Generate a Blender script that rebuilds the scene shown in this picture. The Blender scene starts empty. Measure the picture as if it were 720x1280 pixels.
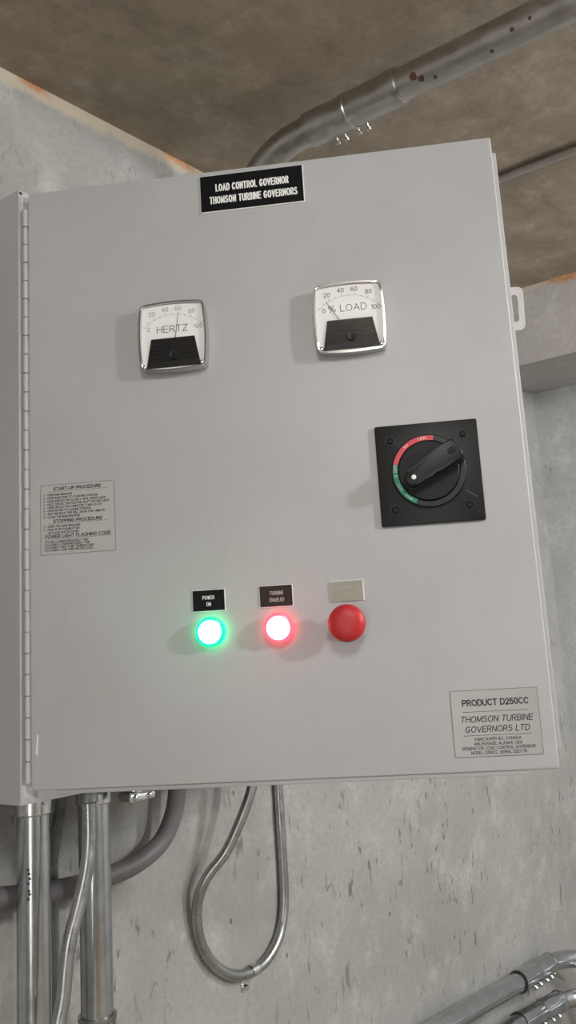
import bpy, bmesh, math, random
from mathutils import Matrix, Vector
random.seed(7)
scene = bpy.context.scene
col = scene.collection

# ------------------------------------------------------------------ camera
R = [[0.6244800441737621, -0.7788153647204363, -0.05891775712049779],
     [0.11068526073130652, 0.16291969313517052, -0.9804111110373978],
     [0.773158099928843, 0.6057258466204952, 0.18794347887145613]]   # right, down, forward
CAM = (-0.6836002, -0.9522372, 1.4981593)
F_PX, CX, CY = 1138.7988588, 362.3946, 586.9535
cd = bpy.data.cameras.new('camera')
cam = bpy.data.objects.new('camera', cd)
col.objects.link(cam)
cd.sensor_fit = 'VERTICAL'
cd.sensor_height = 36.0
cd.lens = F_PX / 1280 * 36.0
cd.shift_x = -(CX - 360) / 1280
cd.shift_y = (CY - 640) / 1280
cd.clip_start = 0.02
cam.matrix_world = Matrix(((R[0][0], -R[1][0], -R[2][0], CAM[0]),
                           (R[0][1], -R[1][1], -R[2][1], CAM[1]),
                           (R[0][2], -R[1][2], -R[2][2], CAM[2]),
                           (0, 0, 0, 1)))
scene.camera = cam

# ------------------------------------------------------------------ world, lamps, exposure
world = bpy.data.worlds.new('world')
scene.world = world
world.use_nodes = True
world.node_tree.nodes['Background'].inputs[0].default_value = (0.9, 0.95, 1.0, 1)
world.node_tree.nodes['Background'].inputs[1].default_value = 0.02
scene.view_settings.view_transform = 'Standard'
scene.view_settings.look = 'None'
scene.view_settings.exposure = -0.07
scene.view_settings.gamma = 1.0
scene.view_settings.use_curve_mapping = False


def lamp(name, loc, radius, power, color):
    """bare ceiling lamp"""
    l = bpy.data.lights.new(name, 'POINT')
    l.shadow_soft_size = radius
    l.energy = power; l.color = color
    o = bpy.data.objects.new(name, l)
    col.objects.link(o)
    o.location = loc
    return o


def area(name, loc, target, sx, sy, power, color):
    l = bpy.data.lights.new(name, 'AREA')
    l.shape = 'RECTANGLE'; l.size = sx; l.size_y = sy
    l.energy = power; l.color = color
    o = bpy.data.objects.new(name, l)
    col.objects.link(o)
    o.location = loc
    o.rotation_euler = (Vector(target) - Vector(loc)).to_track_quat('-Z', 'Y').to_euler()
    return o


lamp('hall_lamp', (0.35, -3.0, 2.20), 0.09, 116, (0.98, 0.99, 1.0))
lamp('corner_lamp', (1.12, -1.70, 2.26), 0.08, 48, (1.0, 0.98, 0.96))
area('right_wall_fill', (1.20, -1.75, 2.02), (2.2, -0.6, 1.4), 0.25, 0.25, 17, (0.90, 0.97, 1.0))  # added fill, aimed to brighten the right wall
# daylight from the open doorway in the wall behind the photographer
area('doorway_daylight', (-2.58, -1.65, 1.15), (0.0, -1.65, 1.15), 0.62, 1.8, 15, (1.0, 0.985, 0.97))
lamp('entry_lamp', (-1.05, -1.35, 2.28), 0.16, 34, (1.0, 0.98, 0.95))

# ------------------------------------------------------------------ key geometry
TH = 1.026613027803009                       # how far the door stands open
DD = Vector((math.cos(TH), -math.sin(TH), 0))
NN = Vector((-math.sin(TH), -math.cos(TH), 0))
TL = Vector((0, 0, 2.11))                    # hinge-side top corner of the door face
DOORM = Matrix(((DD.x, 0, NN.x, TL.x), (DD.y, 0, NN.y, TL.y), (DD.z, 1, NN.z, TL.z), (0, 0, 0, 1)))
DW, DH = 0.6096, 0.7641
WY = 0.21          # wall behind the cabinet
WX = 2.128         # wall on the right
ZC = 2.45          # ceiling
BX = 1.669         # beam face
I4 = Matrix.Identity(4)


def T(x, y, z=0.0):
    return Matrix.Translation((x, y, z))


# ------------------------------------------------------------------ materials
def nt_new(name):
    m = bpy.data.materials.new(name)
    m.use_nodes = True
    nt = m.node_tree
    b = nt.nodes['Principled BSDF']
    return m, nt, b


def N(nt, t, **kw):
    n = nt.nodes.new(t)
    for k, v in kw.items():
        if k in ('operation', 'blend_type', 'data_type', 'noise_dimensions', 'feature', 'interpolation_type', 'clamp'):
            setattr(n, k, v)
        else:
            n.inputs[k].default_value = v
    return n


def mixc(nt, fac, a, b, mode='MIX'):
    n = nt.nodes.new('ShaderNodeMix')
    n.data_type = 'RGBA'; n.blend_type = mode
    for i, v in ((0, fac), (6, a), (7, b)):
        if hasattr(v, 'links'):
            nt.links.new(v, n.inputs[i])
        elif i == 0:
            n.inputs[0].default_value = v
        else:
            n.inputs[i].default_value = (*v, 1)
    return n.outputs[2]


def ramp(nt, src, p0, p1, c0=0.0, c1=1.0):
    n = nt.nodes.new('ShaderNodeMapRange')
    n.interpolation_type = 'SMOOTHSTEP'
    n.inputs[1].default_value = p0; n.inputs[2].default_value = p1
    n.inputs[3].default_value = c0; n.inputs[4].default_value = c1
    nt.links.new(src, n.inputs[0])
    return n.outputs[0]


def math_(nt, op, a, b=None):
    n = nt.nodes.new('ShaderNodeMath'); n.operation = op
    for i, v in ((0, a), (1, b)):
        if v is None:
            continue
        if hasattr(v, 'links'):
            nt.links.new(v, n.inputs[i])
        else:
            n.inputs[i].default_value = v
    return n.outputs[0]


def coords(nt, scale=(1, 1, 1), which='Object'):
    tc = nt.nodes.new('ShaderNodeTexCoord')
    mp = nt.nodes.new('ShaderNodeMapping')
    mp.inputs['Scale'].default_value = scale
    nt.links.new(tc.outputs[which], mp.inputs[0])
    return mp.outputs[0]


def noise(nt, vec, scale, detail=4, rough=0.55, dist=0.0):
    n = nt.nodes.new('ShaderNodeTexNoise')
    n.inputs['Scale'].default_value = scale
    n.inputs['Detail'].default_value = detail
    n.inputs['Roughness'].default_value = rough
    n.inputs['Distortion'].default_value = dist
    nt.links.new(vec, n.inputs['Vector'])
    return n.outputs['Fac']


def bump(nt, b, h, strength, dist):
    n = nt.nodes.new('ShaderNodeBump')
    n.inputs['Strength'].default_value = strength
    n.inputs['Distance'].default_value = dist
    nt.links.new(h, n.inputs['Height'])
    nt.links.new(n.outputs[0], b.inputs['Normal'])


def simple(name, c, rough=0.5, metal=0.0, spec=0.5, var=0.0, vscale=60, bumpv=0.0):
    m, nt, b = nt_new(name)
    b.inputs['Roughness'].default_value = rough
    b.inputs['Metallic'].default_value = metal
    b.inputs['Specular IOR Level'].default_value = spec
    v = coords(nt)
    f = noise(nt, v, vscale, 4)
    c0 = tuple(x * (1 - var) for x in c); c1 = tuple(min(1, x * (1 + var)) for x in c)
    nt.links.new(mixc(nt, f, c0, c1), b.inputs['Base Color'])
    if bumpv:
        bump(nt, b, noise(nt, v, vscale * 8, 3), bumpv, 0.0005)
    return m


def concrete(name, base, dark, light, streak=0.0, band=None, rust=None, rust_axis=0, smear=0.0):
    """base concrete; streak = strength of short upright dark marks; rust = spans of orange stain under the ceiling joint"""
    m, nt, b = nt_new(name)
    b.inputs['Roughness'].default_value = 0.85
    b.inputs['Specular IOR Level'].default_value = 0.25
    v = coords(nt)
    big = noise(nt, v, 2.2, 5, 0.6, 0.3)
    c = mixc(nt, ramp(nt, big, 0.3, 0.7), dark, base)
    mid = noise(nt, v, 9, 6, 0.65)
    c = mixc(nt, ramp(nt, mid, 0.45, 0.8), c, light)
    fine = noise(nt, v, 90, 3, 0.6)
    c = mixc(nt, ramp(nt, fine, 0.3, 0.75, 0.0, 0.30), c, tuple(x * 0.55 for x in base))
    if smear:
        sm = noise(nt, coords(nt, (1.0, 1.5, 1)), 7.0, 8, 0.72, 0.3)
        c = mixc(nt, ramp(nt, sm, 0.42, 0.72, 0.0, smear), c, tuple(x * 0.5 for x in base))
    if streak:
        st = noise(nt, coords(nt, (58, 58, 17)), 1.0, 3, 0.6, 0.8)
        patch = noise(nt, v, 3.1, 2)
        k = math_(nt, 'MULTIPLY', ramp(nt, st, 0.60, 0.70), ramp(nt, patch, 0.34, 0.6))
        c = mixc(nt, math_(nt, 'MULTIPLY', k, streak), c, tuple(x * 0.45 for x in dark))
        vo = nt.nodes.new('ShaderNodeTexVoronoi'); vo.inputs['Scale'].default_value = 16
        nt.links.new(coords(nt, (1, 1, 0.6)), vo.inputs['Vector'])
        hole = ramp(nt, vo.outputs['Distance'], 0.035, 0.06, 1.0, 0.0)
        c = mixc(nt, math_(nt, 'MULTIPLY', hole, 0.7), c, (0.05, 0.05, 0.045))
    if band or rust:
        geo = nt.nodes.new('ShaderNodeNewGeometry')
        sx = nt.nodes.new('ShaderNodeSeparateXYZ')
        nt.links.new(geo.outputs['Position'], sx.inputs[0])
        wob = math_(nt, 'MULTIPLY', math_(nt, 'SUBTRACT', noise(nt, v, 22, 4, 0.7), 0.5), 0.035)
        zz = math_(nt, 'ADD', sx.outputs[2], wob)
        if band:
            bm_ = ramp(nt, zz, ZC - band - 0.012, ZC - band + 0.006)
            c = mixc(nt, math_(nt, 'MULTIPLY', bm_, 0.7), c, (0.53, 0.44, 0.33))
        for (a0, a1, h) in (rust or []):
            ax = sx.outputs[rust_axis]
            ax = math_(nt, 'ADD', ax, math_(nt, 'MULTIPLY', wob, 1.2))
            k = math_(nt, 'MULTIPLY', ramp(nt, ax, a0 - 0.012, a0 + 0.012), ramp(nt, ax, a1 - 0.02, a1 + 0.02, 1.0, 0.0))
            k = math_(nt, 'MULTIPLY', k, ramp(nt, zz, ZC - h - 0.01, ZC - h + 0.012))
            gr = noise(nt, v, 60, 4, 0.7)
            c = mixc(nt, math_(nt, 'MULTIPLY', k, ramp(nt, gr, 0.25, 0.6, 0.35, 0.95)), c, (0.42, 0.18, 0.06))
    nt.links.new(c, b.inputs['Base Color'])
    bump(nt, b, noise(nt, v, 35, 6, 0.7), 0.25, 0.004)
    return m


def emis(name, base, ecol, strength, rough=0.25):
    m, nt, b = nt_new(name)
    b.inputs['Base Color'].default_value = (*base, 1)
    b.inputs['Roughness'].default_value = rough
    b.inputs['Emission Color'].default_value = (*ecol, 1)
    b.inputs['Emission Strength'].default_value = strength
    return m


def galv(name, c, rough, var=0.35):
    m, nt, b = nt_new(name)
    b.inputs['Metallic'].default_value = 1.0
    v = coords(nt)
    s = noise(nt, v, 28, 5, 0.65)
    c0 = tuple(x * (1 - var) for x in c)
    nt.links.new(mixc(nt, ramp(nt, s, 0.35, 0.65), c0, c), b.inputs['Base Color'])
    nt.links.new(ramp(nt, noise(nt, v, 40, 4), 0.3, 0.7, rough * 0.8, rough * 1.3), b.inputs['Roughness'])
    return m


def paint():
    m, nt, b = nt_new('grey_enamel')
    v = coords(nt)
    big = noise(nt, v, 4.0, 5, 0.6)
    c = mixc(nt, ramp(nt, big, 0.3, 0.7), (0.405, 0.405, 0.405), (0.435, 0.44, 0.45))
    sm = noise(nt, coords(nt, (7, 3, 5)), 2.5, 6, 0.75, 0.8)
    c = mixc(nt, ramp(nt, sm, 0.55, 0.8, 0.0, 0.16), c, (0.24, 0.22, 0.19))
    nt.links.new(c, b.inputs['Base Color'])
    b.inputs['Roughness'].default_value = 0.42
    b.inputs['Specular IOR Level'].default_value = 0.35
    bump(nt, b, noise(nt, v, 420, 2), 0.05, 0.0004)
    return m


M = {}
M['paint'] = paint()
M['wall'] = concrete('smooth_concrete', (0.358, 0.35, 0.332), (0.285, 0.278, 0.262), (0.455, 0.445, 0.425), streak=0.85, band=0.022,
                     rust=[(0.130, 0.195, 0.012), (0.462, 0.545, 0.013)], rust_axis=0)
M['wall2'] = concrete('side_wall_concrete', (0.44, 0.45, 0.44), (0.36, 0.37, 0.36), (0.55, 0.56, 0.55), streak=0.8)
M['beam'] = concrete('beam_concrete', (0.46, 0.43, 0.42), (0.38, 0.35, 0.34), (0.54, 0.51, 0.50), band=0.012,
                     rust=[(-0.30, -0.06, 0.018)], rust_axis=1)
M['ceil'] = concrete('brown_concrete', (0.38, 0.32, 0.255), (0.27, 0.225, 0.17), (0.48, 0.41, 0.34), smear=0.7)
M['floor'] = concrete('floor_concrete', (0.36, 0.31, 0.25), (0.29, 0.25, 0.20), (0.42, 0.37, 0.31))
M['galv'] = galv('galvanised_steel', (0.56, 0.58, 0.60), 0.20, 0.15)
M['galv_dull'] = galv('weathered_galvanised_steel', (0.45, 0.455, 0.45), 0.30, 0.2)
M['galv_dark'] = galv('dark_galvanised_steel', (0.30, 0.315, 0.30), 0.5, 0.3)
M['galv_brown'] = galv('stained_galvanised_steel', (0.50, 0.485, 0.455), 0.34, 0.12)
M['zinc'] = galv('bright_zinc', (0.78, 0.78, 0.78), 0.22, 0.2)
M['chrome'] = simple('chrome', (0.55, 0.55, 0.56), 0.15, 1.0)
M['flex'] = simple('grey_pvc', (0.14, 0.13, 0.135), 0.5, 0, 0.4, 0.15, 30)
M['black'] = simple('black_plastic', (0.0075, 0.008, 0.0095), 0.38, 0, 0.28, 0.25, 90, 0.25)
M['blackpan'] = simple('matt_black_plastic', (0.0095, 0.0098, 0.0115), 0.5, 0, 0.22, 0.2, 60, 0.15)
M['scuff'] = simple('grey_scuff', (0.045, 0.045, 0.048), 0.6)
M['ribs'] = simple('ribbed_black_plastic', (0.010, 0.010, 0.011), 0.22, 0, 0.6)
M['blacklam'] = simple('black_engraving_laminate', (0.005, 0.005, 0.006), 0.4, 0, 0.12)
M['sheenlam'] = simple('brown_sheen_laminate', (0.022, 0.014, 0.012), 0.5, 0, 0.25)  # brownish reflected sheen put into the plate's colour
M['whitelam'] = simple('white_laminate', (0.80, 0.80, 0.78), 0.5)
M['letterw'] = simple('white_engraving', (0.85, 0.85, 0.83), 0.6)
M['letterd'] = simple('sheen_dulled_engraving', (0.45, 0.42, 0.40), 0.6)  # white letters dulled to go with the painted sheen
M['ink'] = simple('black_ink', (0.035, 0.035, 0.035), 0.6)
M['inkgrey'] = simple('grey_ink', (0.16, 0.16, 0.16), 0.6)
M['inklight'] = simple('light_grey_ink', (0.40, 0.40, 0.40), 0.6)
M['dial'] = simple('white_dial_card', (0.93, 0.93, 0.93), 0.6, 0, 0.3, 0.02)
M['tape'] = simple('white_label_tape', (0.95, 0.95, 0.95), 0.4)
M['foil'] = simple('silver_label_film', (0.42, 0.415, 0.405), 0.38, 0.25, 0.5, 0.08, 40)
M['foil2'] = simple('grey_label_film', (0.405, 0.395, 0.385), 0.45, 0.0, 0.5, 0.05, 40)
M['silverplate'] = simple('silvery_grey_plate', (0.30, 0.30, 0.25), 0.5, 0.2, 0.4, 0.15, 50)  # even silver-grey tone of the third legend plate
M['red'] = simple('red_plastic', (0.47, 0.022, 0.028), 0.42, 0, 0.4, 0.12, 40)
M['arcred'] = simple('red_print', (0.62, 0.05, 0.07), 0.5)
M['arcgreen'] = simple('green_print', (0.0, 0.22, 0.12), 0.5)
M['steelin'] = simple('white_mounting_panel', (0.6, 0.6, 0.58), 0.5)
M['rubber'] = simple('black_rubber', (0.02, 0.02, 0.02), 0.7)
M['dot'] = simple('white_paint_dot', (0.85, 0.85, 0.85), 0.5)
M['white_tab'] = simple('pale_grey_enamel', (0.47, 0.465, 0.45), 0.4)
M['rustspot'] = simple('rust_patch', (0.10, 0.055, 0.042), 0.8, 0, 0.2, 0.4, 200)
M['lens_g'] = emis('lit_green_lens', (0.4, 0.9, 0.6), (0.06, 1.0, 0.40), 26.0)
M['halo_g'] = emis('green_halo_emitter', (0.0, 0.5, 0.3), (0.0, 1.0, 0.32), 5.5)  # added emitter for the coloured halo on the door
M['halo_r'] = emis('red_halo_emitter', (0.6, 0.05, 0.08), (1.0, 0.03, 0.06), 5.5)  # same added halo emitter, in red
M['ring_g'] = emis('green_lens_ring', (0.0, 0.5, 0.3), (0.0, 0.80, 0.36), 0.85)
M['lens_r'] = emis('lit_red_lens', (0.9, 0.5, 0.5), (1.0, 0.06, 0.08), 26.0)
M['ring_r'] = emis('red_lens_ring', (0.6, 0.05, 0.08), (1.0, 0.16, 0.22), 1.0)
# clear moulded cover: see-through with a faint surface reflection
m, nt, b = nt_new('clear_acrylic')
tr = nt.nodes.new('ShaderNodeBsdfTransparent'); tr.inputs[0].default_value = (0.97, 0.97, 0.97, 1)
gl = nt.nodes.new('ShaderNodeBsdfGlossy'); gl.inputs['Roughness'].default_value = 0.03
mx = nt.nodes.new('ShaderNodeMixShader')
mx.inputs[0].default_value = 0.02; nt.links.new(tr.outputs[0], mx.inputs[1]); nt.links.new(gl.outputs[0], mx.inputs[2])
nt.links.new(mx.outputs[0], nt.nodes['Material Output'].inputs[0])
M['clear'] = m


# ------------------------------------------------------------------ object helpers
WM = {}


def link(o, parent, mw):
    col.objects.link(o)
    if parent is not None:
        o.parent = parent
        o.matrix_parent_inverse = I4
        o.matrix_basis = WM[parent.name].inverted() @ mw
    else:
        o.matrix_basis = mw
    WM[o.name] = mw.copy()
    return o


def obj(name, bm, mat, parent=None, mw=I4, smooth=32):
    """links a bmesh (in the local frame mw) as one mesh object"""
    me = bpy.data.meshes.new(name)
    bmesh.ops.recalc_face_normals(bm, faces=bm.faces)
    bm.to_mesh(me); bm.free()
    if smooth:
        for p in me.polygons:
            p.use_smooth = True
        me.set_sharp_from_angle(angle=math.radians(smooth))
    me.materials.append(M[mat])
    o = bpy.data.objects.new(name, me)
    return link(o, parent, mw)


def share(name, me, parent, mw):
    return link(bpy.data.objects.new(name, me), parent, mw)


def thing(name, label, cat, loc, group=None):
    o = bpy.data.objects.new(name, None)
    o.empty_display_size = 0.05
    o['label'] = label; o['category'] = cat
    if group:
        o['group'] = group
    return link(o, None, T(*loc))


def lab(o, label):
    o['label'] = label
    return o


def struct(name, bm, mat):
    o = obj(name, bm, mat, smooth=0)
    o['kind'] = 'structure'
    return o


def box(bm, x0, x1, y0, y1, z0, z1, bev=0.0, seg=2):
    r = bmesh.ops.create_cube(bm, size=1)
    vs = r['verts']
    for v in vs:
        v.co = Vector(((x0 + x1) / 2 + v.co.x * (x1 - x0), (y0 + y1) / 2 + v.co.y * (y1 - y0), (z0 + z1) / 2 + v.co.z * (z1 - z0)))
    if bev:
        es = list({e for v in vs for e in v.link_edges})
        bmesh.ops.bevel(bm, geom=es, offset=bev, segments=seg, affect='EDGES', profile=0.5)
    return bm


def B(*a, **k):
    return box(bmesh.new(), *a, **k)


def lathe(bm, prof, mw=I4, n=40, sx=1.0, sy=1.0):
    """prof: (r, z) list revolved about local Z, transformed by mw"""
    rings = []
    for r, z in prof:
        if r < 1e-7:
            rings.append([bm.verts.new(mw @ Vector((0, 0, z)))])
        else:
            rings.append([bm.verts.new(mw @ Vector((r * sx * math.cos(2 * math.pi * i / n), r * sy * math.sin(2 * math.pi * i / n), z))) for i in range(n)])
    for a, b_ in zip(rings, rings[1:]):
        for i in range(n):
            j = (i + 1) % n
            if len(a) == 1 and len(b_) == 1:
                continue
            if len(a) == 1:
                bm.faces.new((a[0], b_[i], b_[j]))
            elif len(b_) == 1:
                bm.faces.new((a[i], b_[0], a[j]))
            else:
                bm.faces.new((a[i], b_[i], b_[j], a[j]))
    return bm


def prism(bm, pts, z0, z1, bev=0.0, hole=None, seg=2):
    """extrudes an outline (list of x, y) from z0 to z1, optional inner outline of the same length as a hole"""
    if hole:
        n = len(pts)
        L = [[bm.verts.new((x, y, z)) for (x, y) in ring] for z in (z0, z1) for ring in (pts, hole)]
        ob, ib, ot, it = L
        for i in range(n):
            j = (i + 1) % n
            bm.faces.new((ob[i], ob[j], ot[j], ot[i])); bm.faces.new((ib[i], it[i], it[j], ib[j]))
            bm.faces.new((ot[i], ot[j], it[j], it[i])); bm.faces.new((ob[i], ib[i], ib[j], ob[j]))
        if bev:
            top = [e for e in bm.edges if all(abs(v.co.z - z1) < 1e-6 for v in e.verts)
                   and (all(v in ot for v in e.verts) or all(v in it for v in e.verts))]
            bmesh.ops.bevel(bm, geom=top, offset=bev, segments=seg, affect='EDGES', profile=0.5)
        return bm
    a = [bm.verts.new((x, y, z0)) for x, y in pts]
    b_ = [bm.verts.new((x, y, z1)) for x, y in pts]
    bm.faces.new(list(reversed(a))); f = bm.faces.new(b_)
    n = len(pts)
    for i in range(n):
        j = (i + 1) % n
        bm.faces.new((a[i], a[j], b_[j], b_[i]))
    if bev:
        bmesh.ops.bevel(bm, geom=list(f.edges), offset=bev, segments=seg, affect='EDGES', profile=0.5)
    return bm


def rrect(w, h, r, n=6, bulge=0.0):
    """rounded rectangle, sides bowed outwards by bulge"""
    pts = []
    hw, hh = w / 2, h / 2
    cs = [(hw - r, hh - r, 0), (-hw + r, hh - r, 90), (-hw + r, -hh + r, 180), (hw - r, -hh + r, 270)]
    for k, (cx, cy, a0) in enumerate(cs):
        for i in range(n + 1):
            a = math.radians(a0 + 90 * i / n)
            pts.append((cx + r * math.cos(a), cy + r * math.sin(a)))
        if bulge:
            ax, ay = pts[-1]
            nx, ny, a1 = cs[(k + 1) % 4]
            a = math.radians(a1)
            bx_, by_ = nx + r * math.cos(a), ny + r * math.sin(a)
            d = math.radians(a0 + 90)
            for i in range(1, 8):
                t = i / 8
                k2 = 4 * t * (1 - t) * bulge
                pts.append((ax + (bx_ - ax) * t + math.cos(d) * k2, ay + (by_ - ay) * t + math.sin(d) * k2))
    return pts


def fillet(pts, rad, n=12):
    P = [Vector(p) for p in pts]
    out = [P[0]]
    for i in range(1, len(P) - 1):
        a = (P[i - 1] - P[i]).normalized(); c = (P[i + 1] - P[i]).normalized()
        ang = a.angle(c)
        if ang > 3.1:
            out.append(P[i]); continue
        r = rad[i - 1] if isinstance(rad, (list, tuple)) else rad
        d = r / math.tan(ang / 2)
        d = min(d, (P[i - 1] - P[i]).length * 0.49 if i > 1 else (P[i - 1] - P[i]).length * 0.98,
                (P[i + 1] - P[i]).length * 0.49 if i < len(P) - 2 else (P[i + 1] - P[i]).length * 0.98)
        r = d * math.tan(ang / 2)
        bis = (a + c).normalized()
        ctr = P[i] + bis * (r / math.sin(ang / 2))
        s = P[i] + a * d - ctr; e = P[i] + c * d - ctr
        tot = s.angle(e)
        for k in range(n + 1):
            t = k / n
            out.append(ctr + (s * math.sin((1 - t) * tot) + e * math.sin(t * tot)) / math.sin(tot))
    out.append(P[-1])
    return out


def catmull(pts, n=8):
    P = [Vector(p) for p in pts]
    P = [2 * P[0] - P[1]] + P + [2 * P[-1] - P[-2]]
    out = []
    for i in range(1, len(P) - 2):
        p0, p1, p2, p3 = P[i - 1:i + 3]
        for k in range(n):
            t = k / n
            out.append(0.5 * ((2 * p1) + (p2 - p0) * t + (2 * p0 - 5 * p1 + 4 * p2 - p3) * t * t + (3 * p1 - p0 - 3 * p2 + p3) * t ** 3))
    out.append(P[-2])
    return out


def tube(bm, path, r, n=24, cap=True):
    path = [Vector(p) for p in path]
    rings = []
    t0 = (path[1] - path[0]).normalized()
    up = t0.orthogonal().normalized()
    for i, p in enumerate(path):
        if i == 0:
            t = t0
        elif i == len(path) - 1:
            t = (path[i] - path[i - 1]).normalized()
        else:
            t = ((path[i + 1] - p).normalized() + (p - path[i - 1]).normalized()).normalized()
        up = (up - t * up.dot(t)).normalized()
        s = t.cross(up)
        rr = r[i] if isinstance(r, list) else r
        rings.append([bm.verts.new(p + (up * math.cos(2 * math.pi * k / n) + s * math.sin(2 * math.pi * k / n)) * rr) for k in range(n)])
    for a, b_ in zip(rings, rings[1:]):
        for k in range(n):
            j = (k + 1) % n
            bm.faces.new((a[k], a[j], b_[j], b_[k]))
    if cap:
        bm.faces.new(rings[0]); bm.faces.new(list(reversed(rings[-1])))
    return bm


def frame_to(p, d):
    """matrix at p whose local Z looks along d"""
    d = Vector(d).normalized()
    q = d.to_track_quat('Z', 'Y')
    return Matrix.Translation(p) @ q.to_matrix().to_4x4()


def screw_bm(r, h, slot=True, n=20):
    """pan head with a cross recess, base at z = 0"""
    bm = lathe(bmesh.new(), [(0, 0), (r, 0), (r, h * 0.45), (r * 0.86, h * 0.8), (r * 0.5, h), (0, h)], n=n)
    return bm


def _arc(cx, cy, rx, ry, a0, a1, n=8):
    return [(cx + rx * math.cos(math.radians(a0 + (a1 - a0) * i / n)), cy + ry * math.sin(math.radians(a0 + (a1 - a0) * i / n))) for i in range(n + 1)]


# stroke lettering: glyph -> (width, strokes), cap height 1
GL = {
    'A': (.72, [[(0, 0), (.36, 1), (.72, 0)], [(.13, .34), (.59, .34)]]),
    'B': (.60, [[(0, 0), (0, 1), (.34, 1)] + _arc(.34, .77, .22, .23, 90, -90) + [(0, .54)], [(.34, .54)] + _arc(.34, .27, .26, .27, 90, -90) + [(0, 0)]]),
    'C': (.68, [_arc(.36, .5, .36, .5, 42, 318, 18)]),
    'D': (.66, [[(0, 0), (0, 1), (.28, 1)] + _arc(.28, .5, .38, .5, 90, -90, 12) + [(0, 0)]]),
    'E': (.56, [[(.56, 1), (0, 1), (0, 0), (.56, 0)], [(0, .53), (.50, .53)]]),
    'F': (.54, [[(.54, 1), (0, 1), (0, 0)], [(0, .52), (.46, .52)]]),
    'G': (.72, [_arc(.36, .5, .36, .5, 42, 325, 18) + [(.68, .46), (.40, .46)]]),
    'H': (.64, [[(0, 0), (0, 1)], [(.64, 0), (.64, 1)], [(0, .52), (.64, .52)]]),
    'I': (.0, [[(0, 0), (0, 1)]]),
    'J': (.42, [[(.42, 1), (.42, .26)] + _arc(.21, .24, .21, .24, 0, -180)]),
    'K': (.62, [[(0, 0), (0, 1)], [(.60, 1), (0, .36)], [(.20, .58), (.62, 0)]]),
    'L': (.50, [[(0, 1), (0, 0), (.50, 0)]]),
    'M': (.78, [[(0, 0), (0, 1), (.39, .12), (.78, 1), (.78, 0)]]),
    'N': (.64, [[(0, 0), (0, 1), (.64, 0), (.64, 1)]]),
    'O': (.76, [_arc(.38, .5, .38, .5, 0, 360, 20)]),
    'P': (.58, [[(0, 0), (0, 1), (.32, 1)] + _arc(.32, .73, .26, .27, 90, -90) + [(0, .46)]]),
    'Q': (.76, [_arc(.38, .5, .38, .5, 0, 360, 20), [(.46, .22), (.74, -.04)]]),
    'R': (.62, [[(0, 0), (0, 1), (.34, 1)] + _arc(.34, .74, .25, .26, 90, -90) + [(0, .48)], [(.32, .48), (.62, 0)]]),
    'S': (.60, [_arc(.30, .75, .26, .25, 35, 250, 9) + _arc(.30, .27, .30, .27, 75, -155, 10)]),
    'T': (.62, [[(0, 1), (.62, 1)], [(.31, 1), (.31, 0)]]),
    'U': (.64, [[(0, 1), (0, .32)] + _arc(.32, .32, .32, .32, 180, 360, 12) + [(.64, 1)]]),
    'V': (.68, [[(0, 1), (.34, 0), (.68, 1)]]),
    'W': (.94, [[(0, 1), (.24, 0), (.47, .95), (.70, 0), (.94, 1)]]),
    'X': (.66, [[(0, 0), (.66, 1)], [(0, 1), (.66, 0)]]),
    'Y': (.66, [[(0, 1), (.33, .45), (.66, 1)], [(.33, .45), (.33, 0)]]),
    'Z': (.60, [[(0, 1), (.60, 1), (0, 0), (.60, 0)]]),
    '0': (.52, [_arc(.26, .5, .26, .5, 0, 360, 18)]),
    '1': (.24, [[(0, .76), (.22, 1), (.22, 0)]]),
    '2': (.52, [_arc(.26, .72, .25, .28, 170, -30, 9) + [(0, 0), (.52, 0)]]),
    '3': (.52, [_arc(.25, .76, .22, .24, 150, -90, 9) + _arc(.25, .27, .26, .27, 88, -150, 10)]),
    '4': (.54, [[(.40, 0), (.40, 1), (0, .30), (.54, .30)]]),
    '5': (.52, [[(.47, 1), (.09, 1), (.03, .52)] + _arc(.25, .32, .26, .32, 130, -150, 10)]),
    '6': (.52, [_arc(.27, .31, .25, .31, 0, 360, 14), _arc(.30, .5, .28, .5, 60, 200, 8)]),
    '7': (.50, [[(0, 1), (.50, 1), (.18, 0)]]),
    '8': (.52, [_arc(.26, .76, .22, .24, 0, 360, 14), _arc(.26, .26, .26, .26, 0, 360, 14)]),
    '9': (.52, [_arc(.25, .69, .25, .31, 0, 360, 14), _arc(.22, .5, .28, .5, -120, 20, 8)]),
    '-': (.26, [[(0, .40), (.26, .40)]]),
    '=': (.42, [[(0, .33), (.42, .33)], [(0, .62), (.42, .62)]]),
    '.': (.0, [[(0, 0), (0, .05)]]),
    ',': (.04, [[(.04, .04), (0, -.14)]]),
    '%': (.90, [_arc(.19, .77, .17, .22, 0, 360, 12), _arc(.71, .23, .17, .22, 0, 360, 12), [(.22, -.02), (.68, 1.02)]]),
    ' ': (.20, []),
}


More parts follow.
